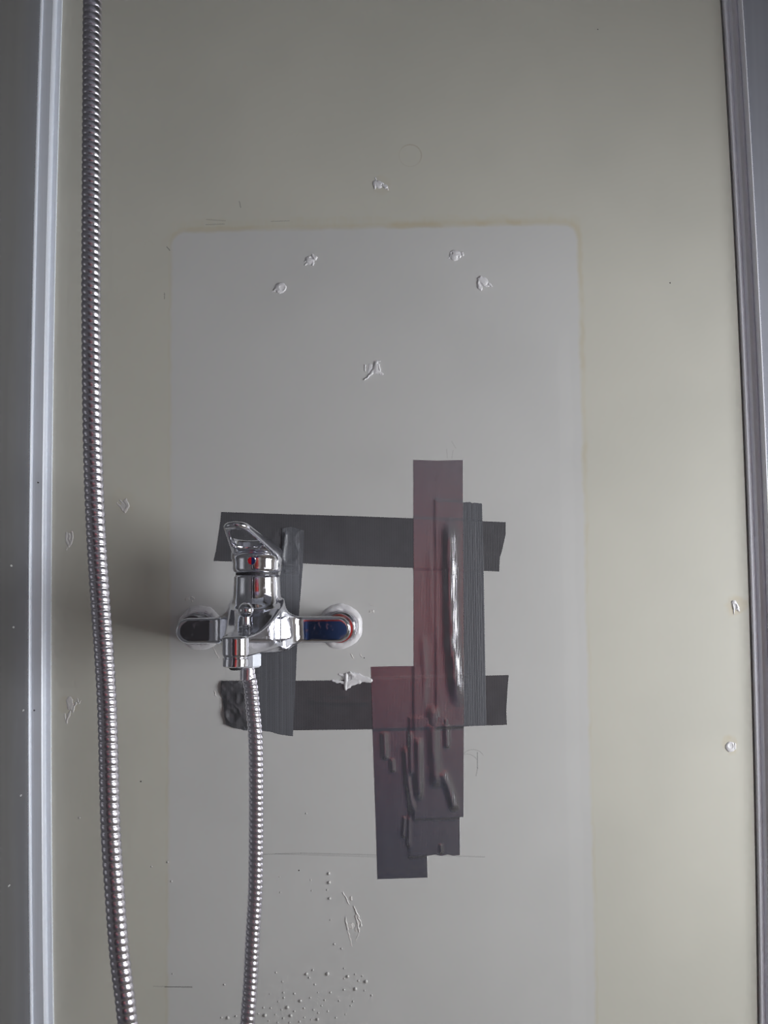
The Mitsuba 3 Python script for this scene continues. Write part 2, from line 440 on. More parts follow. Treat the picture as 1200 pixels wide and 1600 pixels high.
# back panel between the two profiles
wv = np.stack([np.stack([[left_edge(z) - 0.006, right_edge(z), right_edge(z), left_edge(z) - 0.006], [0, 0, 0.012, 0.012], [z] * 4], 1) for z in ZS]).reshape(-1, 3)
i, j = np.meshgrid(np.arange(len(ZS) - 1), np.arange(4), indexing='ij')
wf = np.stack([i * 4 + j, i * 4 + (j + 1) % 4, (i + 1) * 4 + (j + 1) % 4, (i + 1) * 4 + j], -1).reshape(-1, 4)
tag(put('wall_back', (wv, np.vstack([wf, [[3, 2, 1, 0]], [[len(wv) - 4, len(wv) - 3, len(wv) - 2, len(wv) - 1]]])), 'wall_panel'), 'off-white shower back wall with the ghost outline of a removed panel', kind='structure')

# added blockers outside the frame, a head panel and a cupboard, shade the wall top
tag(put('added_trim_3', box(-0.40, 0.460, -0.82, -0.80, 1.44, 2.20), 'grey_panel'), 'head panel added above the front opening, outside the frame, to shade the wall top', kind='structure')
CB = 'added_cupboard'
tag(CB, 'grey cupboard added above the bathroom window, outside the frame, to shade the wall top', 'cupboard')
put(CB + '__body', box(ROOM_R - 0.24, ROOM_R - 0.001, WIN_Y0 - 0.15, WIN_Y1 + 0.15, WIN_Z1 + 0.04, 2.00), 'painted_wall')
for y0, y1 in ((WIN_Y0 - 0.15, (WIN_Y0 + WIN_Y1) / 2 - 0.002), ((WIN_Y0 + WIN_Y1) / 2 + 0.002, WIN_Y1 + 0.15)):
    d = put(CB + '__door', box(ROOM_R - 0.258, ROOM_R - 0.2405, y0, y1, WIN_Z1 + 0.04, 2.00), 'grey_panel')
    put(d + '__knob', box(ROOM_R - 0.275, ROOM_R - 0.2585, (y0 + y1) / 2 - 0.01, (y0 + y1) / 2 + 0.01, WIN_Z1 + 0.08, WIN_Z1 + 0.10), 'aluminium')
# dark door added behind the photographer for the left tap arm to mirror
tag(put('door_1', box(-0.98, -0.22, ROOM_F, ROOM_F + 0.03, 0.0, 1.98), 'dark_wood'), 'dark grey door added behind the photographer for the tap to mirror', kind='structure')
# left corner profile: stepped bright aluminium
sec = [(0.0, 0.0), (0.0, -0.0035), (-0.0045, -0.0040), (-0.0050, -0.0115), (-0.0062, -0.0128), (-0.0165, -0.0128), (-0.0170, -0.0150), (-0.0180, -0.0158), (-0.0190, -0.0158),
       (-0.0200, -0.0150), (-0.0200, 0.010), (-0.002, 0.010)]
tag(put('trim_1', extrude(sec, left_edge), 'aluminium', 25), 'stepped bright aluminium corner profile up the left edge', kind='structure')
# right corner profile: rim, groove, rounded ridge
sec = [(0.0022, 0.010), (0.0022, -0.0025), (0.0030, -0.0034), (0.0042, -0.0034), (0.0048, -0.0020), (0.0080, -0.0012), (0.0086, -0.0040), (0.0100, -0.0060), (0.0125, -0.0068),
       (0.0150, -0.0064), (0.0160, -0.0054), (0.0163, -0.0155), (0.0168, -0.0166), (0.0180, -0.0166), (0.0185, -0.0155), (0.0185, 0.010)]
tag(put('trim_2', extrude(sec, right_edge), 'aluminium_grey', 25), 'grey rounded corner profile with a groove up the right edge', kind='structure')
sec = [(-0.0190, 0.010), (-0.0190, -0.75), (-0.0230, -0.75), (-0.0230, 0.010)]
tag(put('wall_left', extrude(sec, left_edge), 'dark_panel'), 'dark glossy side panel of the shower beyond the bright profile', kind='structure')
sec = [(0.0186, 0.010), (0.0186, -0.0148), (0.1000, -0.0148), (0.1000, 0.010)]
tag(put('wall_right', extrude(sec, right_edge), 'jamb_grey'), 'blue-grey jamb beyond the rounded profile at the right edge', kind='structure')

tag(put('floor', box(ROOM_L - 0.1, ROOM_R + 0.1, ROOM_F - 0.1, 0.12, -0.06, 0.0), 'floor_vinyl'), 'brownish bathroom floor', kind='structure')
tag(put('ceiling', box(ROOM_L - 0.1, ROOM_R + 0.1, ROOM_F - 0.1, 0.12, ROOM_H, ROOM_H + 0.06), 'ceiling_paint'), 'plain ceiling', kind='structure')
tag(put('wall_rear', box(ROOM_L - 0.1, ROOM_R + 0.1, 0.0125, 0.1125, 0.0, ROOM_H), 'painted_wall'), 'painted room wall behind the shower', kind='structure')
tag(put('wall_front', box(ROOM_L - 0.1, ROOM_R + 0.1, ROOM_F - 0.1, ROOM_F, 0.0, ROOM_H), 'painted_wall'), 'painted room wall behind the photographer', kind='structure')
tag(put('wall_outer_left', box(ROOM_L - 0.1, ROOM_L, ROOM_F, 0.0125, 0.0, ROOM_H), 'white_wall'), 'painted room wall on the left', kind='structure')
r0, r1 = ROOM_R, ROOM_R + 0.1
tag(put('wall_outer_right', cat(box(r0, r1, ROOM_F, WIN_Y0, 0, ROOM_H), box(r0, r1, WIN_Y1, 0.0125, 0, ROOM_H), box(r0, r1, WIN_Y0, WIN_Y1, 0, WIN_Z0), box(r0, r1, WIN_Y0, WIN_Y1, WIN_Z1, ROOM_H)), 'painted_wall'),
    'painted room wall on the right with a window', kind='structure')
w = 0.035
put('window_1__frame', cat(box(r0 - 0.012, r0, WIN_Y0 - w, WIN_Y0, WIN_Z0 - w, WIN_Z1 + w), box(r0 - 0.012, r0, WIN_Y1, WIN_Y1 + w, WIN_Z0 - w, WIN_Z1 + w),
                           box(r0 - 0.012, r0, WIN_Y0, WIN_Y1, WIN_Z0 - w, WIN_Z0), box(r0 - 0.012, r0, WIN_Y0, WIN_Y1, WIN_Z1, WIN_Z1 + w)), 'painted_wall')
tag('window_1', 'frosted bathroom window in the right-hand wall', kind='structure')

# ------------------------------------------------------------------ duct tape
STRIPS = []


def polyline(pts, n):
    p = np.asarray(pts, float)
    s = np.r_[0, np.cumsum(np.linalg.norm(np.diff(p, axis=0), axis=1))]
    u = np.linspace(0, s[-1], n)
    return np.stack([np.interp(u, s, p[:, k]) for k in range(2)], 1)


def tape(key, start, finish, side_a, side_b, bsdf, label, relief=None, wave=0.00012, seed=0):
    """start / finish: the short ends (pixels, from side a to side b); side_a / side_b: the long edges from start to finish."""
    to = lambda pts: np.array([wxz(*q) for q in pts])
    A, B, S, E = to([start[0]] + side_a + [finish[0]]), to([start[-1]] + side_b + [finish[-1]]), to(start), to(finish)
    la, lb = (np.linalg.norm(np.diff(q, axis=0), axis=1).sum() for q in (A, S))
    nv, nu = int(la / 0.0009) + 2, int(lb / 0.0008) + 2
    d0, d1, c0, c1 = polyline(A, nv), polyline(B, nv), polyline(S, nu), polyline(E, nu)
    u, v = np.linspace(0, 1, nu)[None, :, None], np.linspace(0, 1, nv)[:, None, None]
    P = ((1 - v) * c0[None] + v * c1[None] + (1 - u) * d0[:, None] + u * d1[:, None]
         - (1 - u) * (1 - v) * c0[0] - u * (1 - v) * c0[-1] - (1 - u) * v * c1[0] - u * v * c1[-1])
    x, z = P[..., 0], P[..., 1]
    h = np.full(x.shape, 0.0004)
    pts = shapely.points(x.ravel(), z.ravel())
    for poly in STRIPS:
        d = shapely.distance(pts, poly.boundary).reshape(x.shape)
        sd = np.where(shapely.contains_xy(poly, x, z), d, -d)
        h = h + 0.00036 * smoothstep(-0.0030, 0.0012, sd)
    q = np.stack([x * 60, z * 60, np.full_like(x, seed)], -1)
    h = h + wave * (meshkit.fbm(q, 3, seed) - 0.2)
    if relief is not None:
        h = h + relief(x, z)
    top = np.stack([x, -h, z], -1).reshape(-1, 3)
    back = np.stack([x, -h + 0.00032, z], -1).reshape(-1, 3)
    n = len(top)
    idx = np.arange(n).reshape(nv, nu)
    qf = np.stack([idx[:-1, :-1], idx[:-1, 1:], idx[1:, 1:], idx[1:, :-1]], -1).reshape(-1, 4)
    ring = np.r_[idx[0, :], idx[1:, -1], idx[-1, -2::-1], idx[-2:0:-1, 0]]
    nx = np.roll(ring, -1)
    f = np.vstack([qf, qf[:, ::-1] + n, np.stack([nx, ring, ring + n, nx + n], 1)])
    m = outward(np.vstack([top, back]), f)
    STRIPS.append(sg.Polygon(np.vstack([c0, d1[1:], c1[::-1][1:], d0[::-1][1:-1]])).buffer(0))
    k = put(key, m, bsdf, 50)
    return tag(k, label, 'duct tape')


def ridges(items):
    """items: (pixel points, half width in pixels, height in mm, skew)."""
    lines = [(sg.LineString([wxz(*p) for p in pts]), w * (0.00092 if hgt < 1.4 else 0.00067), hgt * (0.0009 if hgt < 1.4 else 0.001)) for pts, w, hgt in items]

    def relief(x, z):
        pts = shapely.points(x.ravel(), z.ravel())
        out = np.zeros(x.shape)
        for ln, w, hgt in lines:
            L = ln.length
            d = shapely.distance(pts, ln).reshape(x.shape)
            s = shapely.line_locate_point(ln, pts).reshape(x.shape) / L
            fade = smoothstep(-0.02, 0.12, s) * smoothstep(1.02, 0.85, s)
            wob = 0.75 + 0.5 * meshkit.fbm(np.stack([x * 150, z * 80, x * 0 + hgt * 999], -1), 2, 3)
            out += hgt * fade * wob * np.exp(-(d / w) ** 2 * 1.6)
        return out
    return relief


def crumple(cx, cy, r, amp, seed):
    x0, z0 = wxz(cx, cy)

    def relief(x, z):
        q = np.stack([x * 70, z * 55, x * 0 + seed], -1)
        n = meshkit.fbm(q, 3, seed)
        n = 1 - np.abs(2 * n - 1) * 2.2
        d = np.hypot(x - x0, (z - z0) * 0.8)
        return amp * np.clip(n + 0.4, 0, 1.4) * smoothstep(r * 0.00067, r * 0.00035, d)
    return relief


tape('duct_tape', [(346, 800), (345, 812), (338, 860), (334, 876.5)], [(790, 816), (790, 835), (784, 862), (781, 871), (780, 893)],
     [(450, 803.5), (560, 806.8), (647, 810)], [(362, 877.5), (473, 880.5), (560, 884.4), (647, 887.5), (756, 892)], 'matte_tape',
     'long grey duct tape strip running level behind the tap handle', relief=crumple(443, 850, 28, 0.0005, 4), seed=1)
tape('duct_tape', [(346, 1063.5), (345, 1080), (349, 1098), (351, 1112), (353.5, 1131.6)], [(794.8, 1054.8), (793, 1075), (791, 1111), (792, 1132.5)],
     [(379, 1063.5), (463, 1063.5), (520, 1063.2), (580, 1061), (700, 1057)], [(366, 1137), (382, 1141), (409, 1141.5), (460, 1141), (581.5, 1139.5), (722, 1134.8)], 'crumpled_tape',
     'long grey duct tape strip running level below the tap with a crumpled left end',
     relief=lambda x, z: crumple(362, 1100, 46, 0.0022, 9)(x, z) + ridges([([(480, 1095), (530, 1098), (580, 1097)], 3, 0.5), ([(500, 1090), (545, 1086)], 4, 0.5)])(x, z), seed=2)
tape('duct_tape', [(441, 826), (455, 823), (475, 829)], [(381, 1141), (409, 1141.5), (424, 1143.5), (436, 1147.5), (457.6, 1150.5)],
     [(441, 885), (430, 935), (398, 1000), (386, 1060)], [(473.5, 880), (467.5, 955), (464.5, 1005), (462, 1062)], 'upright_tape',
     'upright grey duct tape strip hidden behind the tap body and hose',
     relief=lambda x, z: crumple(452, 850, 40, 0.0008, 21)(x, z) + ridges([([(447, 830), (442, 870), (444, 880)], 4, 1.6), ([(442, 881), (470, 886)], 3, 0.6), ([(443, 892), (470, 893)], 3, 0.6)])(x, z), seed=3)
tape('duct_tape', [(680, 782), (723, 785), (735, 784.5), (738, 786.5), (741, 785.5), (753, 787)], [(682, 1136), (725, 1135), (760, 1133)],
     [(681, 900)], [(755.7, 893), (758.4, 1055)], 'upright_tape', 'upright grey duct tape strip right of the reddish one, linking both level strips', seed=4)
fold = [([(703, 812), (702, 860), (703, 930), (705, 1000), (711, 1060), (716, 1105)], 12, 1.9),
        ([(672, 850), (674, 930), (678, 1010)], 6, 0.25), ([(660, 990), (664, 1060), (661, 1110)], 5, 0.3),
        ([(676, 1100), (678, 1180), (681, 1232)], 7, 1.0), ([(697, 1120), (698, 1170)], 4, 0.7), ([(690, 1205), (703, 1236), (711, 1268)], 6, 1.1)]
tape('duct_tape', [(646, 718.7), (684, 719.8), (723, 719)], [(647, 1279), (690, 1278), (724, 1276.4)],
     [(646.6, 1039.6)], [(723.5, 857.4), (725, 1060)], 'shiny_tape', 'tall shiny upright duct tape strip tinted red, sticking up above the others', relief=ridges(fold), seed=5)
tape('duct_tape', [(640, 1122), (680, 1120), (714, 1121)], [(640, 1338), (667, 1337), (680, 1335), (690, 1337), (700, 1335), (709, 1337), (718.5, 1335.8)],
     [(640, 1230)], [(718, 1277.5)], 'shiny_tape', 'short dark duct tape end peeking out below the tall reddish strip',
     relief=ridges([([(676, 1130), (678, 1180), (681, 1232)], 7, 1.0), ([(697, 1130), (698, 1170)], 4, 0.7), ([(690, 1205), (703, 1236), (711, 1268)], 6, 1.1), ([(688, 1318), (689, 1334)], 2.5, 0.5)]), seed=6)
tape('duct_tape', [(579.7, 1042), (614, 1041), (657, 1040.5)], [(590, 1373.5), (628, 1372.3), (668, 1371)],
     [(582.4, 1138.7), (587.8, 1296)], [(661, 1110), (665, 1275)], 'shiny_tape', 'lowest shiny dark blue-grey duct tape strip, overlapping the tall strip on its left',
     relief=ridges([([(600, 1143), (602, 1188)], 4.5, 0.8), ([(612, 1185), (614, 1207)], 3, 0.6), ([(641, 1140), (643, 1215)], 3.5, 0.7), ([(653, 1150), (655, 1252)], 5.5, 0.9),
                    ([(633, 1165), (637, 1225), (646, 1272)], 4, 0.8), ([(632, 1275), (630, 1310)], 2.5, 0.5), ([(638, 1275), (638, 1325)], 2.5, 0.5)]), seed=7)


# ------------------------------------------------------------------ sealant
def blob(key, prims, bsdf, label, h=0.00028, rough=0.18, seed=0, base=0.0, category='sealant blob'):
    """prims: (x0, y0, x1, y1, r0, r1, height mm) in pixels; a negative height hollows the surface; the pieces swell out of the wall."""
    ps = []
    for x0, y0, x1, y1, ra, rb, hh in prims:
        (ax, az), (bx, bz) = wxz(x0, y0), wxz(x1, y1)
        ps.append((ax, az, bx, bz, ra * 0.00067, rb * 0.00067, hh * 0.00062))
    xs = [v for p in ps for v in (p[0] - p[4], p[2] - p[5], p[0] + p[4], p[2] + p[5])]
    zs = [v for p in ps for v in (p[1] - p[4], p[3] - p[5], p[1] + p[4], p[3] + p[5])]
    X, Z = np.meshgrid(np.arange(min(xs) - 3 * h, max(xs) + 3 * h, h), np.arange(min(zs) - 3 * h, max(zs) + 3 * h, h), indexing='ij')
    q = np.stack([X * 380, Z * 380, X * 0 + seed], -1)
    wx, wz = (meshkit.fbm(q, 2, seed) - 0.5) * 0.009 * rough, (meshkit.fbm(q, 2, seed + 7) - 0.5) * 0.009 * rough
    H = np.full(X.shape, -0.0004)
    cut = np.zeros(X.shape)
    for ax, az, bx, bz, ra, rb, hh in ps:
        ux, uz = bx - ax, bz - az
        L = max(ux * ux + uz * uz, 1e-12)
        t = np.clip(((X + wx - ax) * ux + (Z + wz - az) * uz) / L, 0, 1)
        d = np.hypot(X + wx - ax - t * ux, Z + wz - az - t * uz) / (ra + (rb - ra) * t)
        dome = np.where(d < 1, np.sqrt(np.maximum(1 - d * d, 0)) * 1.0, (1 - d) * 0.6)
        if hh > 0:
            H = np.maximum(H, np.where(dome > 0, hh * dome, np.maximum(dome * 0.001, -0.0004)))
        else:
            cut += hh * np.maximum(dome, 0) ** 1.0
    H = np.where(H > 0, np.maximum(H + cut, 0.00018) * (1 - rough + 2 * rough * meshkit.fbm(q * 0.8 + 31, 2, seed + 3)), H)
    on = H > 0
    keep = on[:-1, :-1] | on[1:, :-1] | on[1:, 1:] | on[:-1, 1:]
    idx = np.arange(X.size).reshape(X.shape)
    f = np.stack([idx[:-1, :-1], idx[1:, :-1], idx[1:, 1:], idx[:-1, 1:]], -1)[keep]
    v = np.stack([X, -np.where(on, H, -0.0003) - np.where(on, base, 0), Z], -1).reshape(-1, 3)
    m = trimesh.Trimesh(v, np.vstack([f[:, [0, 1, 2]], f[:, [0, 2, 3]]]), process=False)
    m.remove_unreferenced_vertices()
    k = put(key, m, bsdf, True)
    tag(k, label, category)
    return k


B = 'sealant_blob'
blob(B, [(587, 287, 592, 290, 5, 5, 2.0), (591, 284, 603, 292, 2.5, 3.0, 2.2), (586, 278, 588, 283, 1.0, 1.6, 0.9), (586, 289, 586, 295, 1.8, 1.5, 2.0), (600, 290, 607, 296, 2.0, 1.0, 1.2), (597, 289, 597, 289, 2, 2, -1.5)],
     'white_sealant', 'small ragged white sealant smear above the stained line, under a faint ring mark', seed=1)
blob(B, [(484, 407, 484, 407, 7, 7, 2.6), (489, 402, 492, 403, 3.5, 4, 2.4), (488, 398, 488, 398, 2, 2, 1.5), (476, 409, 480, 408, 1.2, 2, 1.4), (477, 414, 480, 411, 1.2, 2, 1.2), (489, 411, 488, 414, 2, 1.5, 2), (486, 403, 488, 404, 1.8, 1.8, -1.6)],
     'white_sealant', 'knobbly white sealant blob, upper one of the left pair below the stained line', seed=2)
blob(B, [(438, 450, 439, 450, 9, 8.5, 3.0), (429, 453, 433, 452, 1.8, 3, 2.2), (425, 456, 430, 454, 0.8, 1.6, 1.0), (441, 451, 441, 451, 4, 4, -1.2)],
     'white_sealant', 'round white sealant blob with a short tail, lower one of the left pair', seed=3)
blob(B, [(711, 399, 712, 399, 9, 8.5, 2.8), (722, 396, 723, 398, 2.4, 2.4, 1.6), (718, 396, 722, 396, 2, 2, 1.0), (700, 404, 704, 402, 0.8, 1.5, 0.8), (715, 402, 716, 404, 2, 2, -1.6), (706, 396, 706, 396, 2, 2, -1.2)],
     'white_sealant', 'round white sealant blob with a nub on its right, upper one of the right pair', seed=4)
blob(B, [(751, 437, 756, 440, 6, 7, 2.8), (749, 447, 751, 452, 4, 3, 2.2), (748, 435, 747, 446, 2, 2, 2.4), (764, 443, 768, 447, 2, 1.8, 1.6), (760, 446, 763, 447, 3, 2, 1.4), (752, 445, 752, 447, 2, 2, -1.2)],
     'white_sealant', 'wedge-shaped white sealant blob, lower one of the right pair', seed=5)
blob(B, [(588, 568, 588, 579, 3.2, 6.0, 2.6), (589, 580, 597, 585, 4.5, 1.6, 2.0), (584, 579, 570, 594, 3.2, 0.7, 2.2), (586, 565, 594, 565, 1.6, 1.2, 1.3), (570.5, 571, 570, 580, 1.1, 1.0, 1.3), (591, 570, 593, 578, 1.8, 1.8, 2.6), (579, 572, 577, 580, 4.0, 3.0, 0.7)],
     'white_sealant', 'star-shaped white sealant smear with a long tail, below both pairs of blobs', seed=6)
blob(B, [(196, 782, 200, 791, 3.0, 2.5, 1.0), (200, 791, 195, 799, 2.5, 2.2, 1.0), (195, 799, 190, 796, 2.0, 1.5, 0.8), (183, 785, 190, 795, 1.2, 1.6, 0.6), (195, 789, 194, 793, 6, 6, 0.35), (188, 782, 193, 786, 1.4, 1.4, 0.6)],
     'thin_sealant', 'thin flattened oval sealant smear just right of the left hose', seed=7, rough=0.2)
blob(B, [(104, 833, 103, 842, 1.8, 1.8, 1.0), (103, 842, 108, 854, 1.8, 1.4, 1.0), (108, 854, 113, 842, 1.4, 1.8, 1.0), (113, 842, 112, 831, 1.8, 1.8, 1.0), (108, 834, 109, 848, 1.2, 1.2, 0.9), (108, 838, 108, 846, 5, 3, 0.3), (105, 856, 104, 860, 1.2, 0.8, 0.4)],
     'thin_sealant', 'thin leaf-shaped sealant smear between left profile and hose, upper one', seed=8, rough=0.2)
blob(B, [(109, 1095, 110, 1105, 6, 4.5, 1.3), (118, 1099, 113, 1112, 1.8, 1.6, 1.4), (109, 1112, 104, 1130, 1.6, 1.0, 1.1), (102, 1116, 104, 1130, 1.0, 1.0, 0.9), (120, 1092, 123, 1099, 1.2, 1.4, 0.8), (123, 1099, 126, 1095, 1.2, 0.8, 0.8), (110, 1099, 110, 1101, 4, 3, -0.6)],
     'thin_sealant', 'thin tadpole-shaped sealant smear between left profile and hose, lower one', seed=9, rough=0.25)
blob(B, [(1147, 942, 1151, 949, 4.2, 4.0, 3.0), (1153, 953, 1154, 954, 2, 1.8, 2.2), (1146, 947, 1147, 952, 1.8, 1.6, 2.4), (1147, 954, 1147, 960, 1.2, 0.8, 1.2), (1148, 946, 1149, 949, 2.2, 2.2, -1.5)],
     'white_sealant', 'small ragged white sealant blob ringed by a yellow stain, by the right profile, upper one', seed=10)
blob(B, [(1141.5, 1167, 1141, 1167, 8.0, 8.0, 3.2), (1141, 1165, 1141, 1165, 4, 4, -1.4), (1148, 1163, 1148, 1169, 2.0, 2.0, 3.0)],
     'white_sealant', 'smooth round white sealant button by the right profile, lower one', seed=11, rough=0.06)
blob(B, [(546, 1446, 550, 1446, 4, 4, 1.0), (540, 1433, 543, 1452, 1.0, 1.6, 1.3), (553, 1416, 565, 1446, 1.0, 1.4, 1.5), (556, 1430, 561, 1455, 1.4, 1.6, 1.3), (536, 1394, 541, 1404, 1.2, 1.0, 1.2), (541, 1404, 544, 1411, 1.0, 1.2, 1.0), (548, 1401, 549, 1406, 1.4, 1.2, 1.2),
          (543, 1452, 550, 1478, 1.0, 0.8, 0.5), (562, 1455, 556, 1470, 1.2, 0.8, 0.5), (560, 1440, 557, 1452, 3, 3, 0.6), (552, 1446, 552, 1447, 2, 2, -0.8)],
     'thin_sealant', 'streaky diamond-shaped sealant smear on the wall below the lowest tape strip', seed=12, rough=0.25)
blob(B, [(541, 1054, 540, 1076, 3.0, 2.6, 3.2), (548, 1053, 553, 1056, 3.0, 3.5, 2.8), (553, 1058, 578, 1063, 7.5, 4.0, 2.2), (545, 1067, 560, 1064, 6.0, 5.0, 2.4), (541, 1076, 548, 1068, 2.0, 5.0, 2.4), (520, 1064, 540, 1067, 1.6, 2.4, 1.2), (530, 1053, 540, 1058, 1.4, 2.5, 0.8), (547, 1056, 547, 1060, 2.4, 2.4, -2.2)],
     'white_sealant', 'big white sealant smear on the top edge of the lower level tape', seed=13, base=0.0006)
S = 'sealant_smear'
for nm, prims, lab, sd in [
    ([(291, 936, 294, 936, 2.2, 2.2, 0.8), (299, 933, 303, 935, 1.5, 1.5, 0.8), (300, 938, 301, 940, 1.2, 1.2, 0.6)], None, 'tiny sealant crumbs above the left tap inlet', 41),
    ([(578, 955, 582, 955, 1.6, 1.6, 1.0), (583, 954, 583, 957, 1.2, 1.2, 1.0), (579, 945, 585, 947, 0.8, 0.8, 0.5), (576, 958, 578, 959, 0.9, 0.9, 0.6)], None, 'tiny glossy sealant crumbs right of the right tap inlet', 42),
    ([(548, 1022, 551, 1028, 1.0, 1.2, 0.8), (563, 1022, 565, 1027, 1.0, 1.0, 0.7)], None, 'tiny sealant flecks below the right tap inlet', 43),
    ([(331, 1009, 336, 1018, 0.9, 1.0, 0.6), (336, 1018, 342, 1028, 1.0, 0.8, 0.5)], None, 'faint sealant streak slanting below the left tap arm', 44),
    ([(335, 1080, 338, 1088, 0.9, 0.9, 0.8), (339, 1075, 341, 1079, 0.8, 0.8, 0.6), (344.5, 1090, 344, 1105, 1.2, 0.9, 0.7), (347, 1086, 347.5, 1090, 0.9, 0.9, 0.7), (344, 1105, 346, 1112, 0.8, 0.8, 0.4)], None, 'thin curved sealant streaks left of the crumpled tape end', 45)]:
    blob(S, nm, 'thin_sealant', lab, seed=sd, rough=0.2, category='sealant smear')

# ------------------------------------------------------------------ the tap
MX, MZ = -0.1190, 1.0535           # middle between the two inlets
AX, AY = -0.1240, -0.072           # body axis
HALF = 0.0728


def sealant_ring(cx, cz, seed, label):
    n, rings = 120, 12
    a = np.arange(n) * 2 * np.pi / n
    q = np.stack([np.cos(a) * 2.2, np.sin(a) * 2.2, a * 0 + seed], -1)
    ro = 0.0232 + 0.0035 * (meshkit.fbm(q, 3, seed) - 0.4)
    vs = []
    for k in range(rings):
        t = k / (rings - 1)
        r = 0.0150 + (ro - 0.0150) * t
        hh = 0.0030 * np.sin(math.pi * min(0.12 + 0.88 * t, 1.0)) * (0.75 + 0.5 * meshkit.fbm(q * 2 + t, 2, seed + 1)) - (0.0003 if k == rings - 1 else 0)
        vs.append(np.stack([cx + r * np.cos(a), -hh, cz + r * np.sin(a)], -1))
    v = np.vstack(vs)
    i, j = np.meshgrid(np.arange(rings - 1), np.arange(n), indexing='ij')
    f = np.stack([i * n + j, i * n + (j + 1) % n, (i + 1) * n + (j + 1) % n, (i + 1) * n + j], -1).reshape(-1, 4)
    m = trimesh.Trimesh(v, np.vstack([f[:, [0, 1, 2]], f[:, [0, 2, 3]]])[:, ::-1], process=False)
    k = put('sealant_ring', m, 'white_sealant', True)
    tag(k, label, 'sealant ring')


sealant_ring(MX + HALF, MZ, 3, 'bright white sealant ring on the wall around the right tap inlet')
sealant_ring(MX - HALF, MZ, 8, 'shaded white sealant ring on the wall around the left tap inlet')


def body_sdf(x, y, z):
    column = smax(np.hypot(x - AX, y - AY) - 0.0222 - 0.0022 * np.clip((1.105 - z) / 0.06, 0, 1), np.maximum(z - 1.1075, 1.040 - z), 0.003)
    flare = np.exp(-(np.abs(x - AX) / 0.031) ** 4)
    bx = np.maximum(np.abs(x - MX) - HALF, 0)
    bar = smax(np.hypot(bx, z - MZ) - 0.0126 - 0.0035 * flare, np.abs(y + 0.052 + 0.10 * (z - MZ) * (1 - flare) + 0.010 * flare) - 0.0145 - 0.011 * flare, 0.004)
    d = smin(column, bar, 0.022)
    s = -(y - AY)                                     # along the spout
    u = np.clip((0.139 - s) / 0.126, 0, 1.2)
    plan = uneven(s, x - AX, 0.0265, 0.0112, 0.139)
    top = 1.0560 + 0.0215 * u ** 2
    spout = smax(smax(plan, z - top, 0.0025), 1.0385 - z, 0.0025)
    return smin(d, spout, 0.004)


def handle_sdf(x, y, z):
    r = np.hypot(x - AX, y - AY)
    cap = smax(r - 0.0234, np.maximum(z - 1.1300, 1.1092 - z), 0.005)
    rot, tilt = math.radians(4.0), math.radians(13.0)
    px, py = x - AX, -(y - AY)
    s0, t = py * math.cos(rot) - px * math.sin(rot), px * math.cos(rot) + py * math.sin(rot)
    zz = z - 1.1280
    s, n = s0 * math.cos(tilt) + zz * math.sin(tilt), zz * math.cos(tilt) - s0 * math.sin(tilt)
    plan = uneven(s, t, 0.0232, 0.0118, 0.092)
    hole = uneven(s - 0.047, t, 0.0135, 0.0072, 0.041)
    th = 0.0056 - 0.0024 * np.clip(s / 0.10, 0, 1)
    lever = smax(smax(plan, np.abs(n) - th, 0.004), -hole, 0.003)
    return smin(cap, lever, 0.006)


TAP = 'shower_tap'
tag(TAP, 'chrome single-lever shower tap with spout mounted on the wall', 'tap')
put(TAP + '__body', iso(body_sdf, (MX - 0.092, -0.230, 1.030), (MX + 0.092, -0.030, 1.115), 0.0010), 'chrome', True)
put(TAP + '__handle', iso(handle_sdf, (AX - 0.035, -0.190, 1.100), (AX + 0.035, -0.040, 1.165), 0.0009), 'chrome', True)
put(TAP + '__cartridge_collar', lathe([(0.0, 1.1060), (0.0205, 1.1060), (0.0205, 1.1100), (0.0, 1.1100)], (AX, AY, 0)), 'dark_rubber')
for sx in (-1, 1):
    put(TAP + '__union_nut', lathe([(0.0, 0.0), (0.0162, 0.0), (0.0162, 0.010), (0.0155, 0.012), (0.0142, 0.013), (0.0142, 0.044), (0.0, 0.044)], (MX + sx * HALF, 0, MZ), 'y-', 64), 'chrome', 30)
KY = -0.150
k = put(TAP + '__diverter_knob', lathe([(0.0, 1.0560), (0.0075, 1.0560), (0.0078, 1.0590), (0.0070, 1.0606), (0.0045, 1.0612), (0.0036, 1.0630), (0.0036, 1.0690)] +
        [(0.0070 * math.sin(a), 1.0756 - 0.0070 * math.cos(a)) for a in np.linspace(0.55, math.pi, 18)], (AX, KY, 0)), 'chrome', 40)
put(TAP + '__aerator', lathe([(0.0, 1.0300), (0.0060, 1.0300), (0.0095, 1.0302), (0.0108, 1.0312), (0.0108, 1.0372), (0.0100, 1.0378), (0.0100, 1.0395), (0.0, 1.0395)], (AX, -0.211, 0)), 'chrome', 30)
labels[put(TAP + '__aerator__nozzle', lathe([(0.0, 1.0275), (0.0040, 1.0278), (0.0055, 1.0290), (0.0058, 1.0305), (0.0, 1.0305)], (AX, -0.211, 0)), 'dark_rubber', 40)] = {'label': 'dark water outlet'}
HY = -0.140
put(TAP + '__outlet_collar', lathe([(0.0, 1.0395), (0.0105, 1.0395), (0.0105, 1.0370), (0.0, 1.0370)], (AX, HY, 0)), 'chrome', 30)
# red and blue mark on the handle
ix, iz = -0.1262, 1.1206
iy = AY - math.sqrt(0.0234 ** 2 - (ix - AX) ** 2)
ind = put(TAP + '__indicator', lathe([(0.0, -0.002), (0.0044, -0.002), (0.0044, 0.0006), (0.0040, 0.0010), (0.0036, 0.0008), (0.0036, -0.001)], (ix, iy, iz), 'y-', 40), 'chrome', 30)


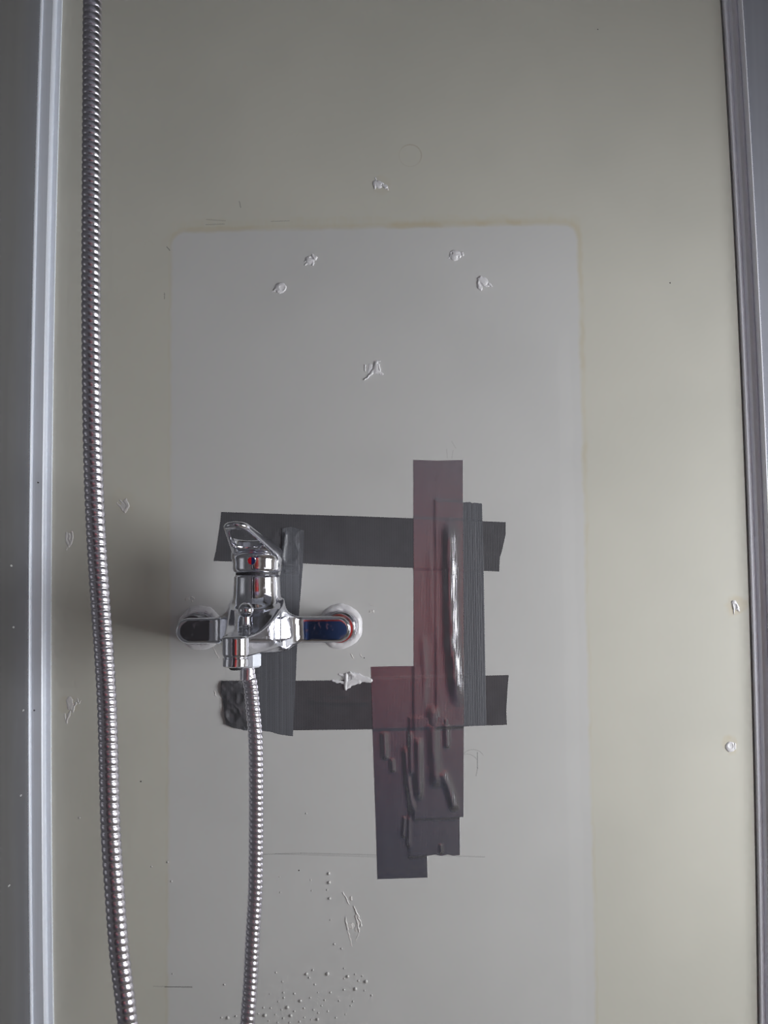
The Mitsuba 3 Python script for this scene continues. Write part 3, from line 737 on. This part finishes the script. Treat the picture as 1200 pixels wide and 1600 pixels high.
def half_disc(sign):
    a = np.linspace(math.pi / 2, 3 * math.pi / 2, 20)
    poly = sg.Polygon([(-sign * -0.0036 * math.cos(t) if False else sign * 0.0036 * -math.cos(t), 0.0036 * math.sin(t)) for t in a])
    m = trimesh.creation.extrude_polygon(poly, 0.0022, engine='earcut')
    v = np.array(m.vertices)
    return trimesh.Trimesh(np.stack([ix + v[:, 0], iy + 0.0014 - v[:, 2], iz + v[:, 1]], 1), m.faces, process=True)


labels[put(ind + '__hot_mark', half_disc(-1), 'red_plastic')] = {'label': 'red half of the mark'}
labels[put(ind + '__cold_mark', half_disc(1), 'blue_plastic')] = {'label': 'dark blue half of the mark'}

# ------------------------------------------------------------------ the hose
HR = 0.0066
HOSE = 'shower_hose'
tag(HOSE, 'long ribbed metal shower hose looping from the tap up past the left edge', 'hose')
pts = [(AX, HY, 1.018)]
for px, py, y in [(391.5, 1070, -0.140), (395.3, 1107, -0.140), (398.3, 1140, -0.139), (400, 1200, -0.137), (400, 1300, -0.133), (398.5, 1400, -0.133), (395.5, 1450, -0.135), (391.5, 1530, -0.140), (386.6, 1600, -0.147)]:
    pts.append(tuple(at(px, py, y)))
end = np.array(pts[-1])
lf = [(199.5, 1600), (187.5, 1500), (179.5, 1400), (173, 1300), (170, 1200), (167, 1100), (161, 1000), (151, 850), (145, 700), (142.5, 500), (142.8, 300), (143.6, 150), (144.5, 0)]
left = [at(px, py, -0.362) for px, py in lf]
lo = left[0]
pts += [(end[0] - 0.012, -0.165, end[2] - 0.12), (end[0] - 0.035, -0.215, end[2] - 0.24), ((end[0] + lo[0]) / 2 - 0.004, -0.262, 0.385), (lo[0] + 0.028, -0.315, lo[2] - 0.30), (lo[0] + 0.012, -0.350, lo[2] - 0.15)]
pts += [tuple(p) for p in left]
top = left[-1]
pts += [(top[0] + 0.001, -0.362, top[2] + 0.15), (top[0] + 0.002, -0.362, 1.93)]
RIB = 0.00495
path, total = spline(pts, 10)
rings = int(total / RIB)
path, total = spline(pts, rings * 10)
step = total / (rings * 10 - 1)


def hose_radius(i, a):
    ph = (i * step / RIB + a / (2 * np.pi)) % 1.0
    return HR * (0.85 + 0.15 * np.sqrt(np.maximum(1 - (2 * ph - 1) ** 2, 0)))


put(HOSE + '__ribbed_tube', sweep(path, hose_radius, 22), 'hose_steel', True)
put(HOSE + '__ferrule', lathe([(0.0, 1.0128), (0.0064, 1.0128), (0.0068, 1.0132), (0.0068, 1.0225), (0.0064, 1.0230), (0.0064, 1.0265), (0.0, 1.0265)], (AX, HY, 0)), 'hose_steel', 30)
put(HOSE + '__hex_nut', lathe([(0.0, 1.0240), (0.0100, 1.0240), (0.0122, 1.0255), (0.0122, 1.0355), (0.0105, 1.0370), (0.0, 1.0370)], (AX, HY, 0), n=6), 'aluminium')

# hand shower that the hose leads to, above the frame
HS = 'hand_shower'
tag(HS, 'chrome hand shower hung above the frame at the end of the hose', 'hand shower')
hx = top[0] + 0.002
put(HS + '__handle', lathe([(0.0, 1.925), (0.0085, 1.925), (0.0095, 1.94), (0.012, 1.98), (0.012, 2.05), (0.010, 2.085), (0.0, 2.09)], (hx, -0.362, 0)), 'chrome', 40)
put(HS + '__head', lathe([(0.0, 0.012), (0.020, 0.010), (0.036, 0.0), (0.038, -0.010), (0.034, -0.016), (0.0, -0.018)], (hx, -0.372, 2.095), 'y-'), 'chrome', 40)
WB = 'wall_bracket'
tag(WB, 'chrome arm on the wall above the frame that holds the hand shower', 'bracket')
put(WB + '__arm', cat(lathe([(0.0, 0.0), (0.022, 0.0), (0.022, 0.006), (0.008, 0.010), (0.008, 0.345), (0.0, 0.345)], (hx, 0, 2.02), 'y-'),
                      lathe([(0.0122, 2.005), (0.018, 2.005), (0.018, 2.035), (0.0122, 2.035), (0.0122, 2.005)], (hx, -0.362, 0))), 'chrome', 30)

# ------------------------------------------------------------------ water drops on the lower wall
rng = np.random.default_rng(5)
D4 = [(855, 260), (858, 315), (845, 362), (860, 415), (548, 280), (552, 377), (742, 300), (748, 366), (865, 550), (890, 700), (935, 728), (950, 852), (848, 885), (716, 887), (755, 862), (733, 910), (525, 878), (565, 935),
      (768, 952), (974, 902), (1020, 888), (1065, 900), (1088, 933), (950, 915), (1040, 930), (1022, 980), (1078, 990), (950, 985), (866, 1003), (788, 1003), (572, 1003), (487, 1012), (920, 1055), (1007, 1058), (992, 1085),
      (678, 1055), (575, 1035), (810, 1085), (597, 1095), (447, 1097), (492, 1100), (1123, 1020), (522, 1140), (457, 1145), (618, 1147), (790, 1130), (703, 1158), (785, 1170), (745, 1172), (571, 1162), (535, 1190), (673, 1185),
      (415, 1135), (203, 953), (225, 1160), (275, 1150), (185, 1160), (540, 1060), (640, 1010), (700, 1100), (850, 1120), (900, 1160), (960, 1140), (640, 1120), (480, 1180), (830, 1050), (740, 1035), (610, 1190), (760, 1110), (560, 1110)]
drops = [(300 + a / 4, 1300 + b / 4) for a, b in D4] + [(270, 1521.5), (124.5, 1278), (237, 1354), (268, 1377), (478.5, 1271), (262, 1347)]
big = {(855, 260): 1.3, (858, 315): 1.4, (860, 415): 1.2, (848, 885): 1.5, (716, 887): 1.3, (1088, 933): 1.5, (1022, 980): 1.5, (597, 1095): 1.5, (457, 1145): 1.5, (618, 1147): 1.3, (785, 1170): 1.3, (678, 1055): 1.3, (974, 902): 1.3, (225, 1160): 1.4}
dome = trimesh.creation.icosphere(2)
for n, (px, py) in enumerate(drops):
    x, z = wxz(px, py)
    r = 0.00105 * big.get(D4[n] if n < len(D4) else None, 0.62 + 0.3 * rng.random())
    v = np.array(dome.vertices) * [r, r * 0.75, r * 1.12] + [x, -0.75 * r * 0.55, z]
    v[:, 1] = np.minimum(v[:, 1], -0.00003)
    k = put('water_droplet', (v, dome.faces), 'clear_drop', True)
    if px < 160: lab, grp = 'single tiny water droplet on the wall left of the left hose', None
    elif px < 290: lab, grp = 'tiny water droplet on the wall between the two hoses, along the old panel edge', 'droplets between the hoses'
    elif px < 385: lab, grp = 'tiny water droplet at the bottom, close left of the hose from the tap', 'droplets left of the tap hose'
    elif py < 1300: lab, grp = 'single tiny water droplet on the wall right of the tap hose, below the level tape', None
    elif 500 < px < 520 and py < 1440: lab, grp = 'tiny water droplet in the upright row left of the streaky sealant smear', 'row of droplets beside the smear'
    elif py < 1400: lab, grp = 'tiny water droplet below the pencil line, between the tap hose and the upright row', 'droplets below the pencil line'
    elif py < 1490: lab, grp = 'tiny water droplet just below left of the streaky sealant smear', 'droplets below the smear'
    else: lab, grp = 'tiny water droplet in the spray at the bottom, right of the tap hose', 'spray of water droplets at the bottom'
    tag(k, lab, 'water droplet', grp)

# ------------------------------------------------------------------ the photographer, behind the camera, mirrored in the tape and the chrome
def figure(bones, h, k, cut=None):
    """One continuous skin over bones (a, b, radius a, radius b), blended over k."""
    pts = np.array([q for b in bones for q in (b[0], b[1])]); rad = np.array([q for b in bones for q in (b[2], b[3])])
    lo, hi = (pts - rad[:, None]).min(0) - 3 * h, (pts + rad[:, None]).max(0) + 3 * h
    n = np.ceil((hi - lo) / h).astype(int) + 1
    ax = [lo[i] + h * np.arange(n[i]) for i in range(3)]
    d = np.full(tuple(n), 0.2, np.float32)
    for a, b, ra, rb in bones:
        m = max(ra, rb) + k + 2 * h
        sl = tuple(slice(max(int((min(a[i], b[i]) - m - lo[i]) / h), 0), int((max(a[i], b[i]) + m - lo[i]) / h) + 2) for i in range(3))
        d[sl] = smin(d[sl], roundcone(ax[0][sl[0]][:, None, None], ax[1][sl[1]][None, :, None], ax[2][sl[2]][None, None, :], a, b, ra, rb).astype(np.float32), k)
    if cut:
        d = np.maximum(d, cut(ax[0][:, None, None], ax[1][None, :, None], ax[2][None, None, :]))
    return iso(None, lo, lo + h * (n - 1.5), h, d)


def both(bones):
    return [((s * a[0], a[1], a[2]), (s * b[0], b[1], b[2]), ra, rb) for s in (-1, 1) for a, b, ra, rb in bones]


PY = -1.43
torso = [((0, PY, 0.92), (0, PY, 1.10), 0.115, 0.105), ((0, PY, 1.10), (0, PY, 1.30), 0.105, 0.11)] + both([((0.06, PY, 0.92), (0.07, PY, 1.30), 0.105, 0.095), ((0.02, PY, 1.34), (0.165, PY, 1.365), 0.075, 0.058)])
arm = [((0.175, PY, 1.36), (0.245, PY + 0.08, 1.10), 0.052, 0.040), ((0.245, PY + 0.08, 1.10), (0.085, -1.150, 1.085), 0.040, 0.026)]
hand = [((0.082, -1.145, 1.085), (0.066, -1.112, 1.098), 0.020, 0.015), ((0.082, -1.145, 1.085), (0.066, -1.112, 1.080), 0.020, 0.014)]
for fz, reach in ((1.118, 0.036), (1.103, 0.030), (1.088, 0.033), (1.074, 0.040)):
    hand += [((0.068, -1.110, fz - 0.002), (0.063, -1.086, fz), 0.0085, 0.0080), ((0.063, -1.086, fz), (0.053, -1.069, fz), 0.0080, 0.0070), ((0.053, -1.069, fz), (reach + 0.006, -1.067, fz), 0.0070, 0.0060)]
hand += [((0.076, -1.130, 1.100), (0.058, -1.112, 1.112), 0.0115, 0.0095), ((0.058, -1.112, 1.112), (0.036, -1.104, 1.110), 0.0095, 0.0075)]
leg = [((0.090, PY, 0.90), (0.098, PY + 0.02, 0.49), 0.092, 0.060), ((0.098, PY + 0.02, 0.49), (0.102, PY - 0.01, 0.09), 0.058, 0.038)]
foot = [((0.102, PY - 0.02, 0.05), (0.112, PY + 0.13, 0.035), 0.040, 0.030), ((0.102, PY - 0.03, 0.05), (0.108, PY + 0.05, 0.05), 0.040, 0.036)]
HC = np.array([0, PY + 0.045, 1.575])
head = [((0, PY, 1.38), (0, PY + 0.022, 1.50), 0.056, 0.050), ((0, HC[1] - 0.015, HC[2] + 0.02), (0, HC[1] + 0.012, HC[2] + 0.005), 0.088, 0.080), ((0, HC[1] + 0.03, HC[2] - 0.05), (0, HC[1] + 0.045, HC[2] - 0.075), 0.052, 0.030),
        ((0, HC[1] + 0.092, HC[2] + 0.008), (0, HC[1] + 0.106, HC[2] - 0.022), 0.009, 0.013), ((-0.018, HC[1] + 0.088, HC[2] - 0.050), (0.018, HC[1] + 0.088, HC[2] - 0.050), 0.008, 0.008)] + \
    both([((0.010, HC[1] + 0.088, HC[2] + 0.022), (0.042, HC[1] + 0.074, HC[2] + 0.024), 0.010, 0.010), ((0.084, HC[1] - 0.008, HC[2] + 0.012), (0.086, HC[1] - 0.012, HC[2] - 0.022), 0.013, 0.009)])
P = 'person'
tag(P, 'person behind the camera in a red and mauve top and jeans, holding a small camera', 'person')
put(P + '__body', figure(torso + both(arm + leg + foot) + both(hand) + head, 0.006, 0.012), 'skin', True)
fat = lambda bones, o: [(a, b, ra + o, rb + o) for a, b, ra, rb in bones]
up_to = lambda p0, n0: (lambda x, y, z: (x - p0[0]) * n0[0] + (y - p0[1]) * n0[1] + (z - p0[2]) * n0[2])
sleeve = [((0.175, PY, 1.36), (0.215, PY + 0.046, 1.21), 0.056, 0.050)]
shirt = fat(torso, 0.012) + both(sleeve) + [((0, PY, 0.84), (0, PY, 0.95), 0.128, 0.125)] + both([((0.07, PY, 0.84), (0.06, PY, 0.95), 0.118, 0.118)])
put(P + '__shirt', figure(shirt, 0.008, 0.02, lambda x, y, z: np.maximum(z - 1.195, 0.825 - z)), 'red_cotton', True)
labels[put(P + '__shirt__yoke', figure(shirt, 0.008, 0.02, lambda x, y, z: np.maximum(1.195 - z, z - 1.435)), 'mauve_cotton', True)] = {'label': 'greyish mauve upper part of the top'}
put(P + '__jeans', figure(fat(both(leg), 0.012) + [((-0.05, PY, 0.90), (0.05, PY, 0.90), 0.108, 0.108)], 0.008, 0.02, lambda x, y, z: np.maximum(0.07 - z, z - 1.02)), 'denim', True)
for s in (-1, 1):
    put(P + '__shoe', figure([((s * a[0], a[1], a[2]), (s * b[0], b[1], b[2]), ra + 0.01, rb + 0.01) for a, b, ra, rb in foot], 0.006, 0.012, lambda x, y, z: -z), 'dark_rubber', True)
put(P + '__hair', figure([((0, HC[1] - 0.022, HC[2] + 0.03), (0, HC[1] - 0.005, HC[2] + 0.035), 0.098, 0.088)], 0.005, 0.01, lambda x, y, z: (y - HC[1] - 0.02) * 0.75 - (z - HC[2] - 0.055)), 'dark_hair', True)
for s in (-1, 1):
    e = trimesh.creation.icosphere(2, 0.0115); e.apply_translation((s * 0.031, HC[1] + 0.073, HC[2] + 0.008))
    put(P + '__eye', e, 'eye_white', True)
C = 'compact_camera'
tag(C, 'small grey compact camera held in the hands of the person', 'camera')
put(C + '__case', box(-0.040, 0.040, -1.087, -1.079, 1.073, 1.127), 'camera_grey')
put(C + '__lens', lathe([(0.0, 1.078), (0.019, 1.078), (0.019, 1.0665), (0.015, 1.0655), (0.010, 1.067), (0.0, 1.068)], (0, 0, 1.10), 'y-', 40), 'dark_rubber', 30)
